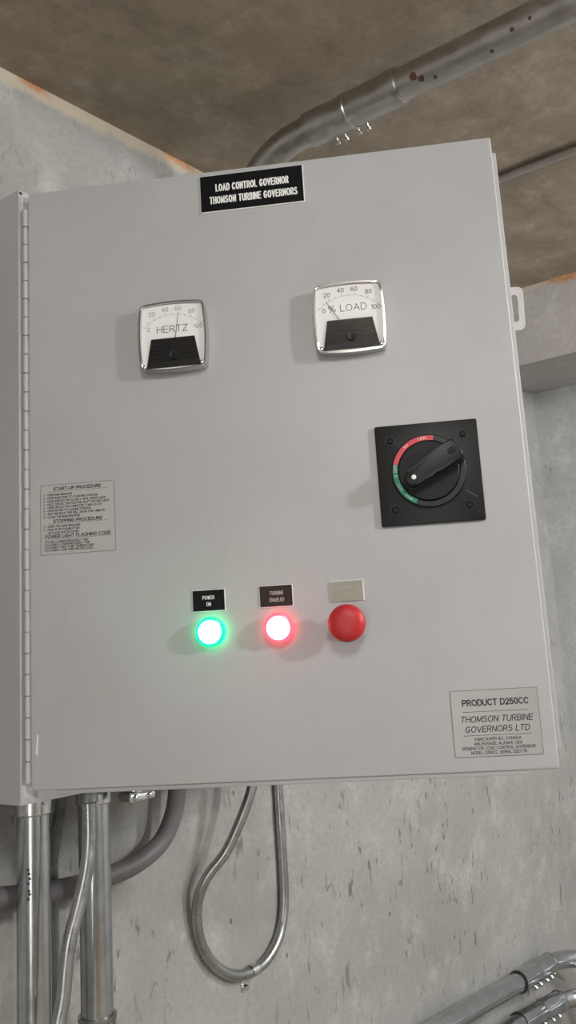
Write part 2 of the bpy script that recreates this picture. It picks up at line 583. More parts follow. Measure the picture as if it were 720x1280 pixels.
def text_bm(bm, s, cx, cy, w, h, z=0.0, italic=0.0, wt=0.13, rot=0.0, thick=0.00012, gap=0.24):
    """lettering s centred on (cx, cy), fitted to width w and cap height h; wt = stroke weight over cap height"""
    x = 0.0
    strokes = []
    for ch in s:
        gw, st = GL[ch]
        for p in st:
            strokes.append([(x + px, py) for px, py in p])
        x += gw + gap
    tot = x - gap
    sw_ = wt * h
    kx = ((w - sw_) / tot) if (w and tot > 0) else h
    ca, sa = math.cos(rot), math.sin(rot)
    hh = h - sw_
    zz = z + thick

    def P(q):
        yy = (q[1] - 0.5) * hh
        xx = (q[0] - tot / 2) * kx + italic * yy
        return Vector((cx + xx * ca - yy * sa, cy + xx * sa + yy * ca))
    parts = []
    for p in strokes:            # break every stroke at its sharp corners
        q = [P(v) for v in p]
        cur = [q[0]] if q else []
        for i in range(1, len(q)):
            cur.append(q[i])
            if i < len(q) - 1:
                a_, b2 = q[i] - q[i - 1], q[i + 1] - q[i]
                if a_.length > 1e-9 and b2.length > 1e-9 and a_.angle(b2) > 0.9:
                    parts.append(cur); cur = [q[i]]
        parts.append(cur)
    for q in parts:
        q = [v for i, v in enumerate(q) if i == 0 or (v - q[i - 1]).length > 1e-7]
        if len(q) < 2:
            continue
        n = len(q)
        closed = (q[0] - q[-1]).length < 1e-6
        L, Rr = [], []
        for i in range(n):
            d0 = (q[i] - q[i - 1]) if i > 0 else ((q[-1] - q[-2]) if closed else (q[1] - q[0]))
            d1 = (q[i + 1] - q[i]) if i < n - 1 else ((q[1] - q[0]) if closed else (q[-1] - q[-2]))
            d0 = d0.normalized(); d1 = d1.normalized()
            tn = d0 + d1
            tn = tn.normalized() if tn.length > 1e-4 else d0
            nn_ = Vector((-tn.y, tn.x))
            m_ = min(1.7, 1 / max(0.3, abs(nn_.dot(Vector((-d0.y, d0.x))))))
            e = Vector((0, 0))
            if not closed and i == 0:
                e = -d1 * sw_ * 0.45
            if not closed and i == n - 1:
                e = d0 * sw_ * 0.45
            L.append(bm.verts.new((*(q[i] + e + nn_ * sw_ / 2 * m_), zz)))
            Rr.append(bm.verts.new((*(q[i] + e - nn_ * sw_ / 2 * m_), zz)))
        for i in range(n - 1):
            bm.faces.new((L[i], Rr[i], Rr[i + 1], L[i + 1]))
    return bm


def rule(bm, x0, y0, x1, y1, w, z):
    d = Vector((x1 - x0, y1 - y0)); n_ = Vector((-d.y, d.x)).normalized() * w / 2
    vs = [bm.verts.new((x, y, z)) for x, y in ((x0 - n_.x, y0 - n_.y), (x1 - n_.x, y1 - n_.y), (x1 + n_.x, y1 + n_.y), (x0 + n_.x, y0 + n_.y))]
    bm.faces.new(vs)


def flat(name, bm, mat, parent, mw):
    """flat print: normals outwards"""
    for f in bm.faces:
        f.normal_update()
        if f.normal.z < 0:
            f.normal_flip()
    me = bpy.data.meshes.new(name)
    bm.to_mesh(me); bm.free()
    me.materials.append(M[mat])
    return link(bpy.data.objects.new(name, me), parent, mw)


# ================================================================== THE SETTING
XL, YF = -2.6, -4.2
struct('floor', B(XL - .1, WX + .1, YF - .1, WY + .1, -0.1, 0.0), 'floor')
struct('ceiling', B(XL - .1, WX + .1, YF - .1, WY + .1, ZC, ZC + 0.15), 'ceil')
struct('wall_back', B(XL - .1, WX + .15, WY, WY + 0.15, 0.0, ZC), 'wall')
struct('wall_right', B(WX, WX + 0.15, YF, WY, 0.0, ZC), 'wall2')
struct('wall_left', B(XL - 0.15, XL, YF, WY, 0.0, ZC), 'wall2')
struct('wall_front', B(XL, WX, YF - 0.15, YF, 0.0, ZC), 'wall2')
bm = bmesh.new()   # concrete beam along the right wall, its soffit rising a little towards the wall
a = [bm.verts.new((x, YF, z)) for x, z in ((BX, ZC), (BX, 2.228), (WX, 2.264), (WX, ZC))]
b_ = [bm.verts.new((x, WY, z)) for x, z in ((BX, ZC), (BX, 2.228), (WX, 2.264), (WX, ZC))]
bm.faces.new(a); bm.faces.new(list(reversed(b_)))
for i in range(4):
    j = (i + 1) % 4
    bm.faces.new((a[i], b_[i], b_[j], a[j]))
struct('trim_1', bm, 'beam')

# ================================================================== THE CABINET
BX0, BX1, BY0, BY1, BZ0, BZ1 = -0.008, 0.603, 0.012, 0.202, 1.3298, 2.117
cab = thing('control_cabinet', 'large grey steel control cabinet on the concrete wall, door with gauges standing ajar', 'cabinet',
            ((BX0 + BX1) / 2, BY1, BZ0))
t = 0.002
bm = bmesh.new()
for a in ((BX0, BX1, BY1 - t, BY1, BZ0, BZ1), (BX0, BX0 + t, BY0, BY1 - t, BZ0, BZ1), (BX1 - t, BX1, BY0, BY1 - t, BZ0, BZ1),
          (BX0 + t, BX1 - t, BY0, BY1 - t, BZ0, BZ0 + t), (BX0 + t, BX1 - t, BY0, BY1 - t, BZ1 - t, BZ1)):
    box(bm, *a)
obj('enclosure_body', bm, 'paint', cab, smooth=0)
# folded rim round the opening
oc = [(BX0, BZ0), (BX1, BZ0), (BX1, BZ1), (BX0, BZ1)]
k = 0.022
ic = [(BX0 + k, BZ0 + k), (BX1 - k, BZ0 + k), (BX1 - k, BZ1 - k), (BX0 + k, BZ1 - k)]
bm = prism(bmesh.new(), oc, 0, 0.002, hole=ic, bev=0.0008)
rim_m = Matrix(((1, 0, 0, 0), (0, 0, -1, BY0), (0, 1, 0, 0), (0, 0, 0, 1)))
obj('front_rim', bm, 'paint', cab, rim_m)
obj('mounting_panel', B(BX0 + .04, BX1 - .04, BY1 - .022, BY1 - .018, BZ0 + .05, BZ1 - .05), 'steelin', cab, smooth=0)
bm = bmesh.new()
obj('corner_screw', screw_bm(0.0025, 0.002), 'rubber', cab, frame_to((BX0 + 0.0035, BY0 - 0.001, BZ1 - 0.004), (0, -1, 0)))
for (x, z) in ((BX0 + .04, BZ0 + .03), (BX1 - .04, BZ0 + .03), (BX0 + .04, BZ1 - .03), (BX1 - .04, BZ1 - .03)):
    obj('mounting_foot', B(x - .015, x + .015, BY1, WY, z - .015, z + .015), 'zinc', cab, smooth=0)

# door: a shallow folded tray
door = obj('door', prism(bmesh.new(), [(x + DW / 2, y - DH / 2) for x, y in rrect(DW, DH, 0.003, 3)], -0.0022, 0.0, bev=0.0016, seg=3),
           'paint', cab, DOORM)
bm = bmesh.new()   # folded return, shy of the corners, standing a little proud of the face on three sides
box(bm, DW - 0.010, DW + 0.0048, -DH + 0.02, -0.020, -0.020, -0.0024, 0.0015)
box(bm, 0.030, DW - 0.035, -DH - 0.0052, -DH + 0.010, -0.020, -0.0024, 0.0012)
box(bm, 0.030, DW - 0.035, -0.014, -0.004, -0.020, -0.0024, 0.0012)
box(bm, 0.004, 0.016, -DH + 0.02, -0.020, -0.009, -0.0024, 0.001)
obj('door_flange', bm, 'paint', door, DOORM)
# padlock tab with its long slot
ho = [(x, y) for x, y in rrect(0.030, 0.056, 0.0075, 6)]
hi = [(x + 0.0035, y) for x, y in rrect(0.0088, 0.035, 0.0043, 6)]
lab(obj('padlock_tab', prism(bmesh.new(), ho, -0.0015, 0.0015, hole=hi), 'white_tab', door, DOORM @ T(DW + 0.0062, -0.2215, -0.022) @ Matrix.Rotation(math.radians(-2), 4, 'Z')),
    'pale slotted padlock tab')
# continuous hinge: pin and every knuckle
HX, HHZ = -0.0045, -0.0005
hinge = obj('hinge', lathe(bmesh.new(), [(0, -DH + 0.012), (0.0022, -DH + 0.012), (0.0022, -0.022), (0, -0.022)], Matrix(((1, 0, 0, 0), (0, 0, 1, 0), (0, -1, 0, 0), (0, 0, 0, 1))), 12),
            'galv_dark', cab, DOORM @ T(HX, 0, HHZ))
kn = 0.0253
nk = 29
kbm = lathe(bmesh.new(), [(0.0018, 0.0004), (0.0034, 0.0004), (0.0034, kn - 0.0012), (0.0018, kn - 0.0012)],
            Matrix(((1, 0, 0, 0), (0, 0, -1, 0), (0, 1, 0, 0), (0, 0, 0, 1))), 12)
kbm2 = kbm.copy()
box(kbm, 0.0, 0.0052, -kn + 0.0012, -0.0004, -0.0032, -0.0014)       # leaf on the door side
for v in kbm.verts:
    pass
kme = None
for i in range(nk):
    mw = DOORM @ T(HX, -0.0225 - i * kn, HHZ)
    if i % 2 == 0:
        if kme is None:
            k0 = obj('knuckle', kbm, 'paint', hinge, mw); kme = k0.data; kme2 = None
        else:
            share('knuckle', kme, hinge, mw)
    else:
        if kme2 is None:
            for v in kbm2.verts:
                v.co.x *= 0.95; v.co.z = v.co.z * 0.95 - 0.0003
            k1 = obj('knuckle', kbm2, 'paint', hinge, mw); kme2 = k1.data
        else:
            share('knuckle', kme2, hinge, mw)
obj('hinge_leaf', B(BX0 + 0.0025, 0.0035, BY0 - 0.0022, BY0 - 0.0008, BZ0 + 0.03, BZ1 - 0.03), 'paint', hinge, smooth=0)
# chipped paint by the door's lower hinge corner
obj('paint_chip', prism(bmesh.new(), [(0.0062, -0.722), (0.0078, -0.700), (0.0092, -0.700), (0.0078, -0.724)], 0.0, 0.0002), 'whitelam', door, DOORM, smooth=0)


# ---- nameplates
def plate(name, s0, t0, s1, t1, mat, label, thick=0.0016, edge=None):
    """engraved or printed plate lying on the door between two door-coordinate corners (mm)"""
    w, h = (s1 - s0) / 1000, (t0 - t1) / 1000
    mw = DOORM @ T((s0 + s1) / 2000, (t0 + t1) / 2000, 0)
    p = lab(obj(name, prism(bmesh.new(), rrect(w, h, 0.0006, 2), 0.0001, thick, bev=0.0), mat, cab, mw, smooth=0), label)
    return p, mw, w, h


p, mw, w, h = plate('nameplate', 235.0, -7.0, 370.8, -58.2, 'whitelam', 'black title plate with white engraved lettering')
obj('plate_face', B(-w / 2 + .0004, w / 2 - .0012, -h / 2 + .0012, h / 2 - .0004, 0.0016, 0.0019), 'blacklam', p, mw, smooth=0)
bm = bmesh.new()
text_bm(bm, 'LOAD CONTROL GOVERNOR', 0.0005, 0.0075, 0.096, 0.0104, 0.0019, wt=0.16, gap=0.42)
text_bm(bm, 'THOMSON TURBINE GOVERNORS', 0.0015, -0.0095, 0.115, 0.0104, 0.0019, wt=0.16, gap=0.42)
flat('lettering', bm, 'letterw', p, mw)

for (nm, s0, s1, lines, fm, lm, lb) in (
        ('legend_plate', 204.0, 243.9, [('POWER', 0.0034, 0.0145), ('ON', -0.0044, 0.0055)], 'blacklam', 'letterw', 'black legend plate reading POWER ON'),
        ('legend_plate', 285.4, 325.5, [('TURBINE', 0.0036, 0.0165), ('ENABLED', -0.0044, 0.0175)], 'sheenlam', 'letterd', 'dark legend plate with painted-in sheen reading TURBINE ENABLED')):
    p, mw, w, h = plate(nm, s0, -541.9, s1, -567.9, 'whitelam', lb)
    obj('plate_face', B(-w / 2 + .0003, w / 2 - .0011, -h / 2 + .0008, h / 2 - .0007, 0.0016, 0.0019), fm, p, mw, smooth=0)
    bm = bmesh.new()
    for s, y, tw in lines:
        text_bm(bm, s, -0.0005 if fm == 'blacklam' else 0.0003, y, tw, 0.0046, 0.0019, wt=0.14, gap=0.38)
    flat('lettering', bm, lm, p, mw)
p, mw, w, h = plate('legend_plate', 369.5, -542.1, 409.2, -566.4, 'whitelam', 'worn silvery legend plate with illegible engraving')
obj('plate_face', B(-w / 2 + .0002, w / 2 - .0012, -h / 2 + .0002, h / 2 - .0006, 0.0016, 0.0019), 'silverplate', p, mw, smooth=0)
bm = bmesh.new()
for y, x0, x1 in ((0.0048, -0.010, 0.006), (0.0032, -0.008, 0.006), (-0.0035, -0.006, 0.005)):
    rule(bm, x0, y, x1, y, 0.0005, 0.00205)
flat('scratch', bm, 'foil2', p, mw)

# ---- printed sheets
p, mw, w, h = plate('instruction_label', 14.4, -399.0, 110.0, -486.2, 'foil2', 'small grey instruction label printed with start-up and stopping procedures', thick=0.0004)
bm = bmesh.new()
z = 0.00045
for (x0, y0, x1, y1) in ((-w/2, h/2, w/2, h/2), (-w/2, -h/2, w/2, -h/2), (-w/2, -h/2, -w/2, h/2), (w/2, -h/2, w/2, h/2)):
    rule(bm, x0, y0, x1, y1, 0.0006, z)
flat('border', bm, 'inkgrey', p, mw)
bm = bmesh.new()
L0 = -w / 2 + 0.004


def tl(s, y, wid, x=L0, hh=0.0029):
    text_bm(bm, s, x + wid / 2, y, wid, hh, 0.0004, wt=0.17)


text_bm(bm, 'START-UP PROCEDURE', 0.0, 0.0385, 0.062, 0.0044, 0.0004, wt=0.19)
rule(bm, -0.038, 0.0350, 0.038, 0.0350, 0.0003, z)
y = 0.0312
for i, (s, wd) in enumerate((('OPEN MAIN BREAKER', .032), ('OPEN INJECTORS TO STARTING POSITION', .065), ('RAISE DEFLECTOR SLOWLY UNTIL GREEN LIGHT', .076),
                             ('HOLD DEFLECTOR POSITION, WAIT FOR RED LIGHT', .080), ('OPEN DEFLECTOR COMPLETELY AND LATCH', .070),
                             ('OPEN WATER TO LOADING POSITION', .056), ('ANY PREVIOUS TRIP WILL SHOW FOR 1 MINUTE', .074), ('CLOSE THE MAIN BREAKER', .042))):
    tl(str(i + 1), y, 0.0012); tl('-', y, 0.0010, L0 + 0.0025); tl(s, y, wd, L0 + 0.0050)
    y -= 0.0040
text_bm(bm, 'STOPPING PROCEDURE', 0.0, -0.0022, 0.063, 0.0044, 0.0004, wt=0.19)
rule(bm, -0.038, -0.0053, 0.038, -0.0053, 0.0003, z)
y = -0.0086
for a, s, wd in (('1', 'OPEN THE MAIN BREAKER', .042), ('2', 'PUSH STOP PUSHBUTTON', .041), ('', 'OR CLOSE WATER DOWN', .040)):
    if a:
        tl(a, y, 0.0012)
        tl('-', y, 0.0010, L0 + 0.0025)
    tl(s, y, wd, L0 + 0.0050)
    y -= 0.0040
text_bm(bm, 'POWER LIGHT FLASHING CODE', 0.0, -0.0212, 0.084, 0.0044, 0.0004, wt=0.19)
rule(bm, -0.042, -0.0243, 0.042, -0.0243, 0.0003, z)
y = -0.0277
for s, wd in (('1 FLASH = UNDERFREQUENCY TRIP', .056), ('2 FLASHES = OVERFREQUENCY TRIP', .058), ('3 FLASHES = HIGH TANK TEMPERATURE', .063), ('4 FLASHES = LOW TANK WATER LEVEL', .062)):
    tl(s, y, wd, L0 + 0.001)
    y -= 0.0035
flat('lettering', bm, 'ink', p, mw)

p, mw, w, h = plate('maker_label', 497.6, -675.3, 594.2, -747.6, 'foil', 'silvery rectangular product label with black printing', thick=0.0005)
bm = bmesh.new()
z = 0.00055
for (x0, y0, x1, y1) in ((-w/2, h/2, w/2, h/2), (-w/2, -h/2, w/2, -h/2), (-w/2, -h/2, -w/2, h/2), (w/2, -h/2, w/2, h/2)):
    rule(bm, x0, y0, x1, y1, 0.0006, z)
flat('border', bm, 'inkgrey', p, mw)
bm = bmesh.new()
text_bm(bm, 'PRODUCT D250CC', 0.001, 0.0225, 0.074, 0.0074, 0.0005, wt=0.19)
rule(bm, -0.036, 0.0125, 0.036, 0.0125, 0.0005, z)
text_bm(bm, 'THOMSON TURBINE', 0.001, 0.0045, 0.080, 0.0070, 0.0005, italic=0.22, wt=0.135)
text_bm(bm, 'GOVERNORS LTD', 0.001, -0.0065, 0.071, 0.0070, 0.0005, italic=0.22, wt=0.135)
rule(bm, -0.038, -0.0132, 0.038, -0.0132, 0.0005, z)
for s, yy, wd in (('VANCOUVER B.C. CANADA', -0.0172, .052), ('ANCHORAGE, ALASKA, USA', -0.0222, .053), ('GENERATOR LOAD CONTROL GOVERNOR', -0.0270, .081), ('MODEL D250CC, SERIAL D2CC78', -0.0318, .061)):
    text_bm(bm, s, 0.0, yy, wd, 0.0036, 0.0005, wt=0.15)
flat('lettering', bm, 'ink', p, mw)


# ---- panel meters
def meter(s, tt, word, value, wordw, wx, wy, label, ncol):
    mw = DOORM @ T(s / 1000, tt / 1000, 0)
    W_, H_ = 0.0825, 0.0865
    out = rrect(W_, H_, 0.0055, 6, 0.0022)
    inn = rrect(W_ - 0.0046, H_ - 0.0046, 0.0042, 6, 0.0021)
    root = lab(obj('panel_meter', prism(bmesh.new(), out, 0.0002, 0.0122), 'chrome', cab, mw), label)
    obj('bezel', prism(bmesh.new(), out, 0.0122, 0.0172, hole=inn, bev=0.0008, seg=3), 'chrome', root, mw)
    obj('dial', prism(bmesh.new(), rrect(W_ - 0.0050, H_ - 0.0050, 0.004, 6, 0.0021), 0.0122, 0.0130), 'dial', root, mw)
    bm = bmesh.new()
    zz = 0.0131
    # scale arc, ticks, figures
    cx, cy, r = 0.0, -0.0225, 0.0515
    ar = [(cx + r * math.cos(math.radians(135 - 90 * i / 40)), cy + r * math.sin(math.radians(135 - 90 * i / 40))) for i in range(41)]
    for a, b2 in zip(ar, ar[1:]):
        rule(bm, *a, *b2, 0.00035, zz)
    for i in range(11):
        a = math.radians(135 - 9 * i)
        l = 0.0036 if i % 2 == 0 else 0.0018
        rule(bm, cx + (r - 0.001) * math.cos(a), cy + (r - 0.001) * math.sin(a), cx + (r + l) * math.cos(a), cy + (r + l) * math.sin(a), 0.0006, zz)
    flat('scale', bm, 'inklight', root, mw)
    bm = bmesh.new()
    for v, x, y in ((0, -31.0, 11.5), (20, -26.2, 31.5), (40, -9, 36.0), (60, 7.8, 36.3), (80, 25.2, 31.2), (100, 33.0, 10.6)):
        text_bm(bm, str(v), x / 1000, y / 1000, None, 0.0060, 0.0130, wt=0.14)
    flat('figures', bm, ncol, root, mw)
    tp = obj('label_tape', B(wx - wordw / 2 - .0025, wx + wordw / 2 + .0025, wy - .0062, wy + .0062, 0.0130, 0.0132), 'tape', root, mw, smooth=0)
    bm = bmesh.new()
    text_bm(bm, word, wx, wy, wordw, 0.0092, 0.0132, wt=0.11)
    flat('lettering', bm, 'inkgrey', root, mw)
    bm = bmesh.new()
    a = math.radians(135 - 0.9 * value)
    u = Vector((math.cos(a), math.sin(a)))
    q = Vector((-u.y, u.x))
    pv = Vector((cx, cy))
    n0, n1 = pv + u * 0.006, pv + u * 0.053
    prism(bm, [(n0 + q * .0005)[:], (n0 - q * .0005)[:], (n1 - q * .0002)[:], (n1 + q * .0002)[:]], 0.0138, 0.0141)
    obj('needle', bm, 'ink', root, mw, smooth=0)
    # ribbed black half cover with its adjusting screw
    cov = obj('lower_cover', prism(bmesh.new(), [(-0.0345, -0.0400), (0.0345, -0.0400), (0.0278, -0.0022), (-0.0278, -0.0022)], 0.0131, 0.0146), 'blackpan', root, mw, smooth=0)
    bm = bmesh.new()
    for i in range(11):
        y = -0.0050 - i * 0.00265
        hw = 0.0278 + (-0.0022 - y) / 0.0378 * 0.0067 - 0.0006
        bm2 = [(-hw, y - .0005), (hw, y - .0005), (hw, y + .0005), (-hw, y + .0005)]
        vs = [bm.verts.new((x, yy, 0.0146)) for x, yy in bm2] + [bm.verts.new((-hw, y, 0.0154)), bm.verts.new((hw, y, 0.0154))]
        bm.faces.new((vs[0], vs[1], vs[5], vs[4])); bm.faces.new((vs[2], vs[3], vs[4], vs[5]))
    obj('rib', bm, 'ribs', root, mw, smooth=0)
    # clear moulded front
    obj('clear_cover', prism(bmesh.new(), rrect(W_ - 0.0048, H_ - 0.0048, 0.004, 6, 0.0021), 0.0161, 0.0164), 'clear', root, mw, smooth=0)
    obj('zero_screw', lathe(bmesh.new(), [(0, 0.0146), (0.0054, 0.0146), (0.0054, 0.0176), (0.0046, 0.0184), (0.0018, 0.0180), (0.0016, 0.0172), (0, 0.0172)], T(0.0002, -0.0255), 28), 'black', root, mw)
    for x in (-0.0365, 0.0365):
        obj('corner_screw', screw_bm(0.0024, 0.0018), 'zinc', root, mw @ T(x, -0.0378, 0.0163))
    return root


meter(194.5, -224.6, 'HERTZ', 60, 0.040, -0.0005, 0.0100, 'square white-faced HERTZ gauge with needle at sixty', 'inklight')
meter(416.8, -223.5, '% LOAD', 15, 0.0475, -0.0020, 0.0128, 'square white-faced % LOAD gauge with needle below twenty', 'inkgrey')

# ---- rotary disconnect switch
SM = DOORM @ T(0.4965, -0.4224, 0)
sw = lab(obj('disconnect_switch', prism(bmesh.new(), rrect(0.1212, 0.1212, 0.0022, 4), 0.0002, 0.0052, bev=0.001), 'black', cab, SM),
         'square black rotary disconnect switch with red and green scale')
scr = None
for x, y in ((-0.043, 0.0415), (0.0428, 0.0428), (0.0428, -0.0422), (-0.043, -0.0420)):
    if scr is None:
        bm = lathe(bmesh.new(), [(0.0036, 0.0), (0.0056, 0.0), (0.0056, 0.0009), (0.0046, 0.0009), (0.0040, 0.0002)], n=24)
        scr0 = obj('screw_collar', bm, 'black', sw, SM @ T(x, y, 0.0052)); scr = scr0.data
        bm = screw_bm(0.0034, 0.0016)
        box(bm, -0.0024, 0.0024, -0.0004, 0.0004, 0.0015, 0.0018)
        box(bm, -0.0004, 0.0004, -0.0024, 0.0024, 0.0015, 0.0018)
        s0 = obj('screw', bm, 'blackpan', sw, SM @ T(x, y, 0.0051)); scr2 = s0.data
    else:
        share('screw_collar', scr, sw, SM @ T(x, y, 0.0052))
        share('screw', scr2, sw, SM @ T(x, y, 0.0051))
DM = SM @ T(-0.0005, 0.0012, 0)
obj('dial_ring', lathe(bmesh.new(), [(0.0435, 0.0052), (0.0435, 0.0115), (0.0425, 0.0128), (0.0368, 0.0128), (0.0362, 0.0120), (0.0362, 0.0055)], n=72), 'black', sw, DM)
obj('rotor', lathe(bmesh.new(), [(0.0355, 0.0054), (0.0355, 0.0140), (0.0345, 0.0150), (0.0, 0.0150)], n=72), 'blackpan', sw, DM)


def arc(bm, r0, r1, a0, a1, z, n=40):
    pr = None
    for i in range(n + 1):
        a = math.radians(a0 + (a1 - a0) * i / n)
        q = (bm.verts.new((r0 * math.cos(a), r0 * math.sin(a), z)), bm.verts.new((r1 * math.cos(a), r1 * math.sin(a), z)))
        if pr:
            bm.faces.new((pr[0], pr[1], q[1], q[0]))
        pr = q
    return bm


flat('red_scale', arc(bmesh.new(), 0.0364, 0.0420, 78, 165, 0.01295), 'arcred', sw, DM)
flat('green_scale', arc(bmesh.new(), 0.0364, 0.0420, 165, 245, 0.01295), 'arcgreen', sw, DM)
bm = bmesh.new()


def arctext(s, a, h, flip=False):
    a = math.radians(a)
    text_bm(bm, s, 0.0392 * math.cos(a), 0.0392 * math.sin(a), None, h, 0.01295, rot=a - math.pi / 2)


for ch, a in (('I', 104), ('O', 98.5), ('N', 92.5)):
    arctext(ch, a, 0.0034)
for ch, a in zip('TRIP', (132, 129.4, 127, 124.6)):
    arctext(ch, a, 0.0022)
flat('lettering', bm, 'letterw', sw, DM)
bm = bmesh.new()
for ch, a in (('O', 186), ('O', 177), ('F', 172), ('F', 168)):
    arctext(ch, a, 0.0034)
for ch, a in zip('RESET', (212, 209, 206, 203, 200)):
    arctext(ch, a, 0.0018)
for ch, a in zip('OPEN', (235, 231.5, 228, 224.5)):
    arctext(ch, a, 0.0024)
flat('lettering', bm, 'letterw', sw, DM)
# lever handle, pointing up and to the right from the marked end
ang = math.radians(31)
HM = DM @ Matrix.Rotation(ang, 4, 'Z')


def lever(z):
    # narrow round marked end at -x, broad square end at +x
    pts = []
    for i in range(13):
        a = math.radians(90 + 180 * i / 12)
        pts.append((-0.0225 + 0.0096 * math.cos(a), 0.0096 * math.sin(a)))
    pts += [(-0.010, -0.0094), (-0.004, -0.0088), (0.002, -0.0100), (0.010, -0.0116), (0.026, -0.0122), (0.0375, -0.0126), (0.0408, -0.0105), (0.0420, 0.0),
            (0.0408, 0.0108), (0.0375, 0.0128), (0.026, 0.0124), (0.010, 0.0117), (0.0, 0.0110), (-0.010, 0.0103)]
    return pts


obj('lever_base', prism(bmesh.new(), [(x * 1.05, y * 1.14) for x, y in lever(0)], 0.0148, 0.0190, bev=0.001), 'black', sw, HM)
lv = obj('lever', prism(bmesh.new(), lever(0), 0.0190, 0.0390, bev=0.0022, seg=3), 'black', sw, HM)
obj('lever_recess', prism(bmesh.new(), rrect(0.010, 0.0070, 0.002, 4), 0.0389, 0.0394, bev=0.0003), 'blackpan', sw, HM @ T(0.032, 0.0005))
obj('white_dot', lathe(bmesh.new(), [(0, 0.0393), (0.0027, 0.0393), (0.0027, 0.0389)], T(-0.0215, 0, 0), 24), 'dot', sw, HM)
bm = bmesh.new()
rule(bm, 0.0, 0.0, 0.013, -0.009, 0.0014, 0.00535)
flat('scuff', bm, 'scuff', sw, SM @ T(0.040, -0.024))


# ---- pilot lights and stop button
def pilot(s, tt, lens, ring, halo, label):
    mw = DOORM @ T(s / 1000, tt / 1000, 0)
    root = lab(obj('pilot_light', lathe(bmesh.new(), [(0.0, 0.0002), (0.0150, 0.0002), (0.0150, 0.0042), (0, 0.0042)], n=48), 'galv_dull', cab, mw), label)
    obj('added_halo_band', lathe(bmesh.new(), [(0.0162, 0.0010), (0.0168, 0.0010), (0.0168, 0.0100), (0.0162, 0.0100)], n=48), halo, root, mw)  # added glowing band, casts the halo round the lens
    obj('lens_ring', lathe(bmesh.new(), [(0.0135, 0.0085), (0.0174, 0.0085), (0.0176, 0.0130), (0.0165, 0.0160), (0.0145, 0.0166), (0.0138, 0.0150), (0.0138, 0.0086)], n=48), ring, root, mw)
    obj('lens', lathe(bmesh.new(), [(0.0136, 0.0050), (0.0136, 0.0165), (0.0128, 0.0195), (0.0105, 0.0218), (0.0065, 0.0232), (0, 0.0236)], n=48), lens, root, mw)
    return root


pilot(226.2, -592.3, 'lens_g', 'ring_g', 'halo_g', 'glowing green pilot light')
pilot(307.4, -592.5, 'lens_r', 'ring_r', 'halo_r', 'glowing red pilot light')
mw = DOORM @ T(0.3884, -0.5922, 0)
root = lab(obj('stop_button', lathe(bmesh.new(), [(0, 0.0002), (0.0178, 0.0002), (0.0178, 0.004), (0.0165, 0.0055), (0.0150, 0.0056), (0.0150, 0.0085), (0, 0.0085)], n=48), 'galv_dull', cab, mw), 'red mushroom stop button')
obj('stem', lathe(bmesh.new(), [(0.0105, 0.0080), (0.0105, 0.026), (0, 0.026)], n=40), 'red', root, mw)
obj('mushroom_cap', lathe(bmesh.new(), [(0, 0.0235), (0.0175, 0.0235), (0.0208, 0.0255), (0.0214, 0.0290), (0.0208, 0.0330), (0.0190, 0.0362), (0.0150, 0.0384), (0.0080, 0.0395), (0, 0.0398)], n=56), 'red', root, mw)


# ================================================================== CONDUITS
def connector(parent, p, d, r, ln, mat='zinc', screws=1, sdir=(0, -1, 0), name='connector'):
    """set-screw fitting from p along d, gripping a conduit of radius r"""
    mw = frame_to(p, d)
    c = obj(name, lathe(bmesh.new(), [(r, 0), (r + 0.0042, 0), (r + 0.0042, 0.004), (r + 0.0028, 0.005), (r + 0.0028, ln - 0.002), (r + 0.0015, ln), (r, ln)], n=36), mat, parent, mw)
    return c


def hexscrew(parent, p, d, r=0.0042, h=0.005, mat='zinc'):
    bm = lathe(bmesh.new(), [(0, 0), (r, 0), (r, h * 0.75), (r * 0.8, h), (r * 0.35, h), (r * 0.3, h * 0.8), (0, h * 0.8)], n=12)
    return obj('screw', bm, mat, parent, frame_to(p, d), smooth=40)


# two big vertical conduits under the cabinet
P1 = (0.103, 0.139)
c = thing('conduit', 'thick shiny vertical conduit under the cabinet corner nearest the hinge', 'conduit', (P1[0], P1[1], 0.0))
obj('pipe', tube(bmesh.new(), [(P1[0], P1[1], 0.0), (P1[0], P1[1], 1.0), (P1[0], P1[1], BZ0 - 0.001)], 0.0221, 36), 'galv', c)
k = connector(c, (P1[0], P1[1], BZ0 - 0.0005), (0, 0, -1), 0.0222, 0.036)
hexscrew(k, (P1[0] - 0.0005, P1[1] - 0.0245, BZ0 - 0.0185), (0.05, -1, 0), 0.0046, 0.005)
bm = bmesh.new()
pm = Matrix.Translation((P1[0], P1[1], 0))
for i, z in enumerate((1.226, 1.221, 1.215, 1.209, 1.200, 1.196, 1.190)):
    a0 = math.radians(212 + (i % 3) * 2)
    rr = 0.0223
    vs = []
    for a, zz in ((a0, z), (a0 + 0.16, z), (a0 + 0.16, z + 0.003), (a0, z + 0.0035)):
        vs.append(bm.verts.new((rr * math.cos(a), rr * math.sin(a), zz)))
    bm.faces.new(vs)
obj('printing', bm, 'ink', c, pm, smooth=0)

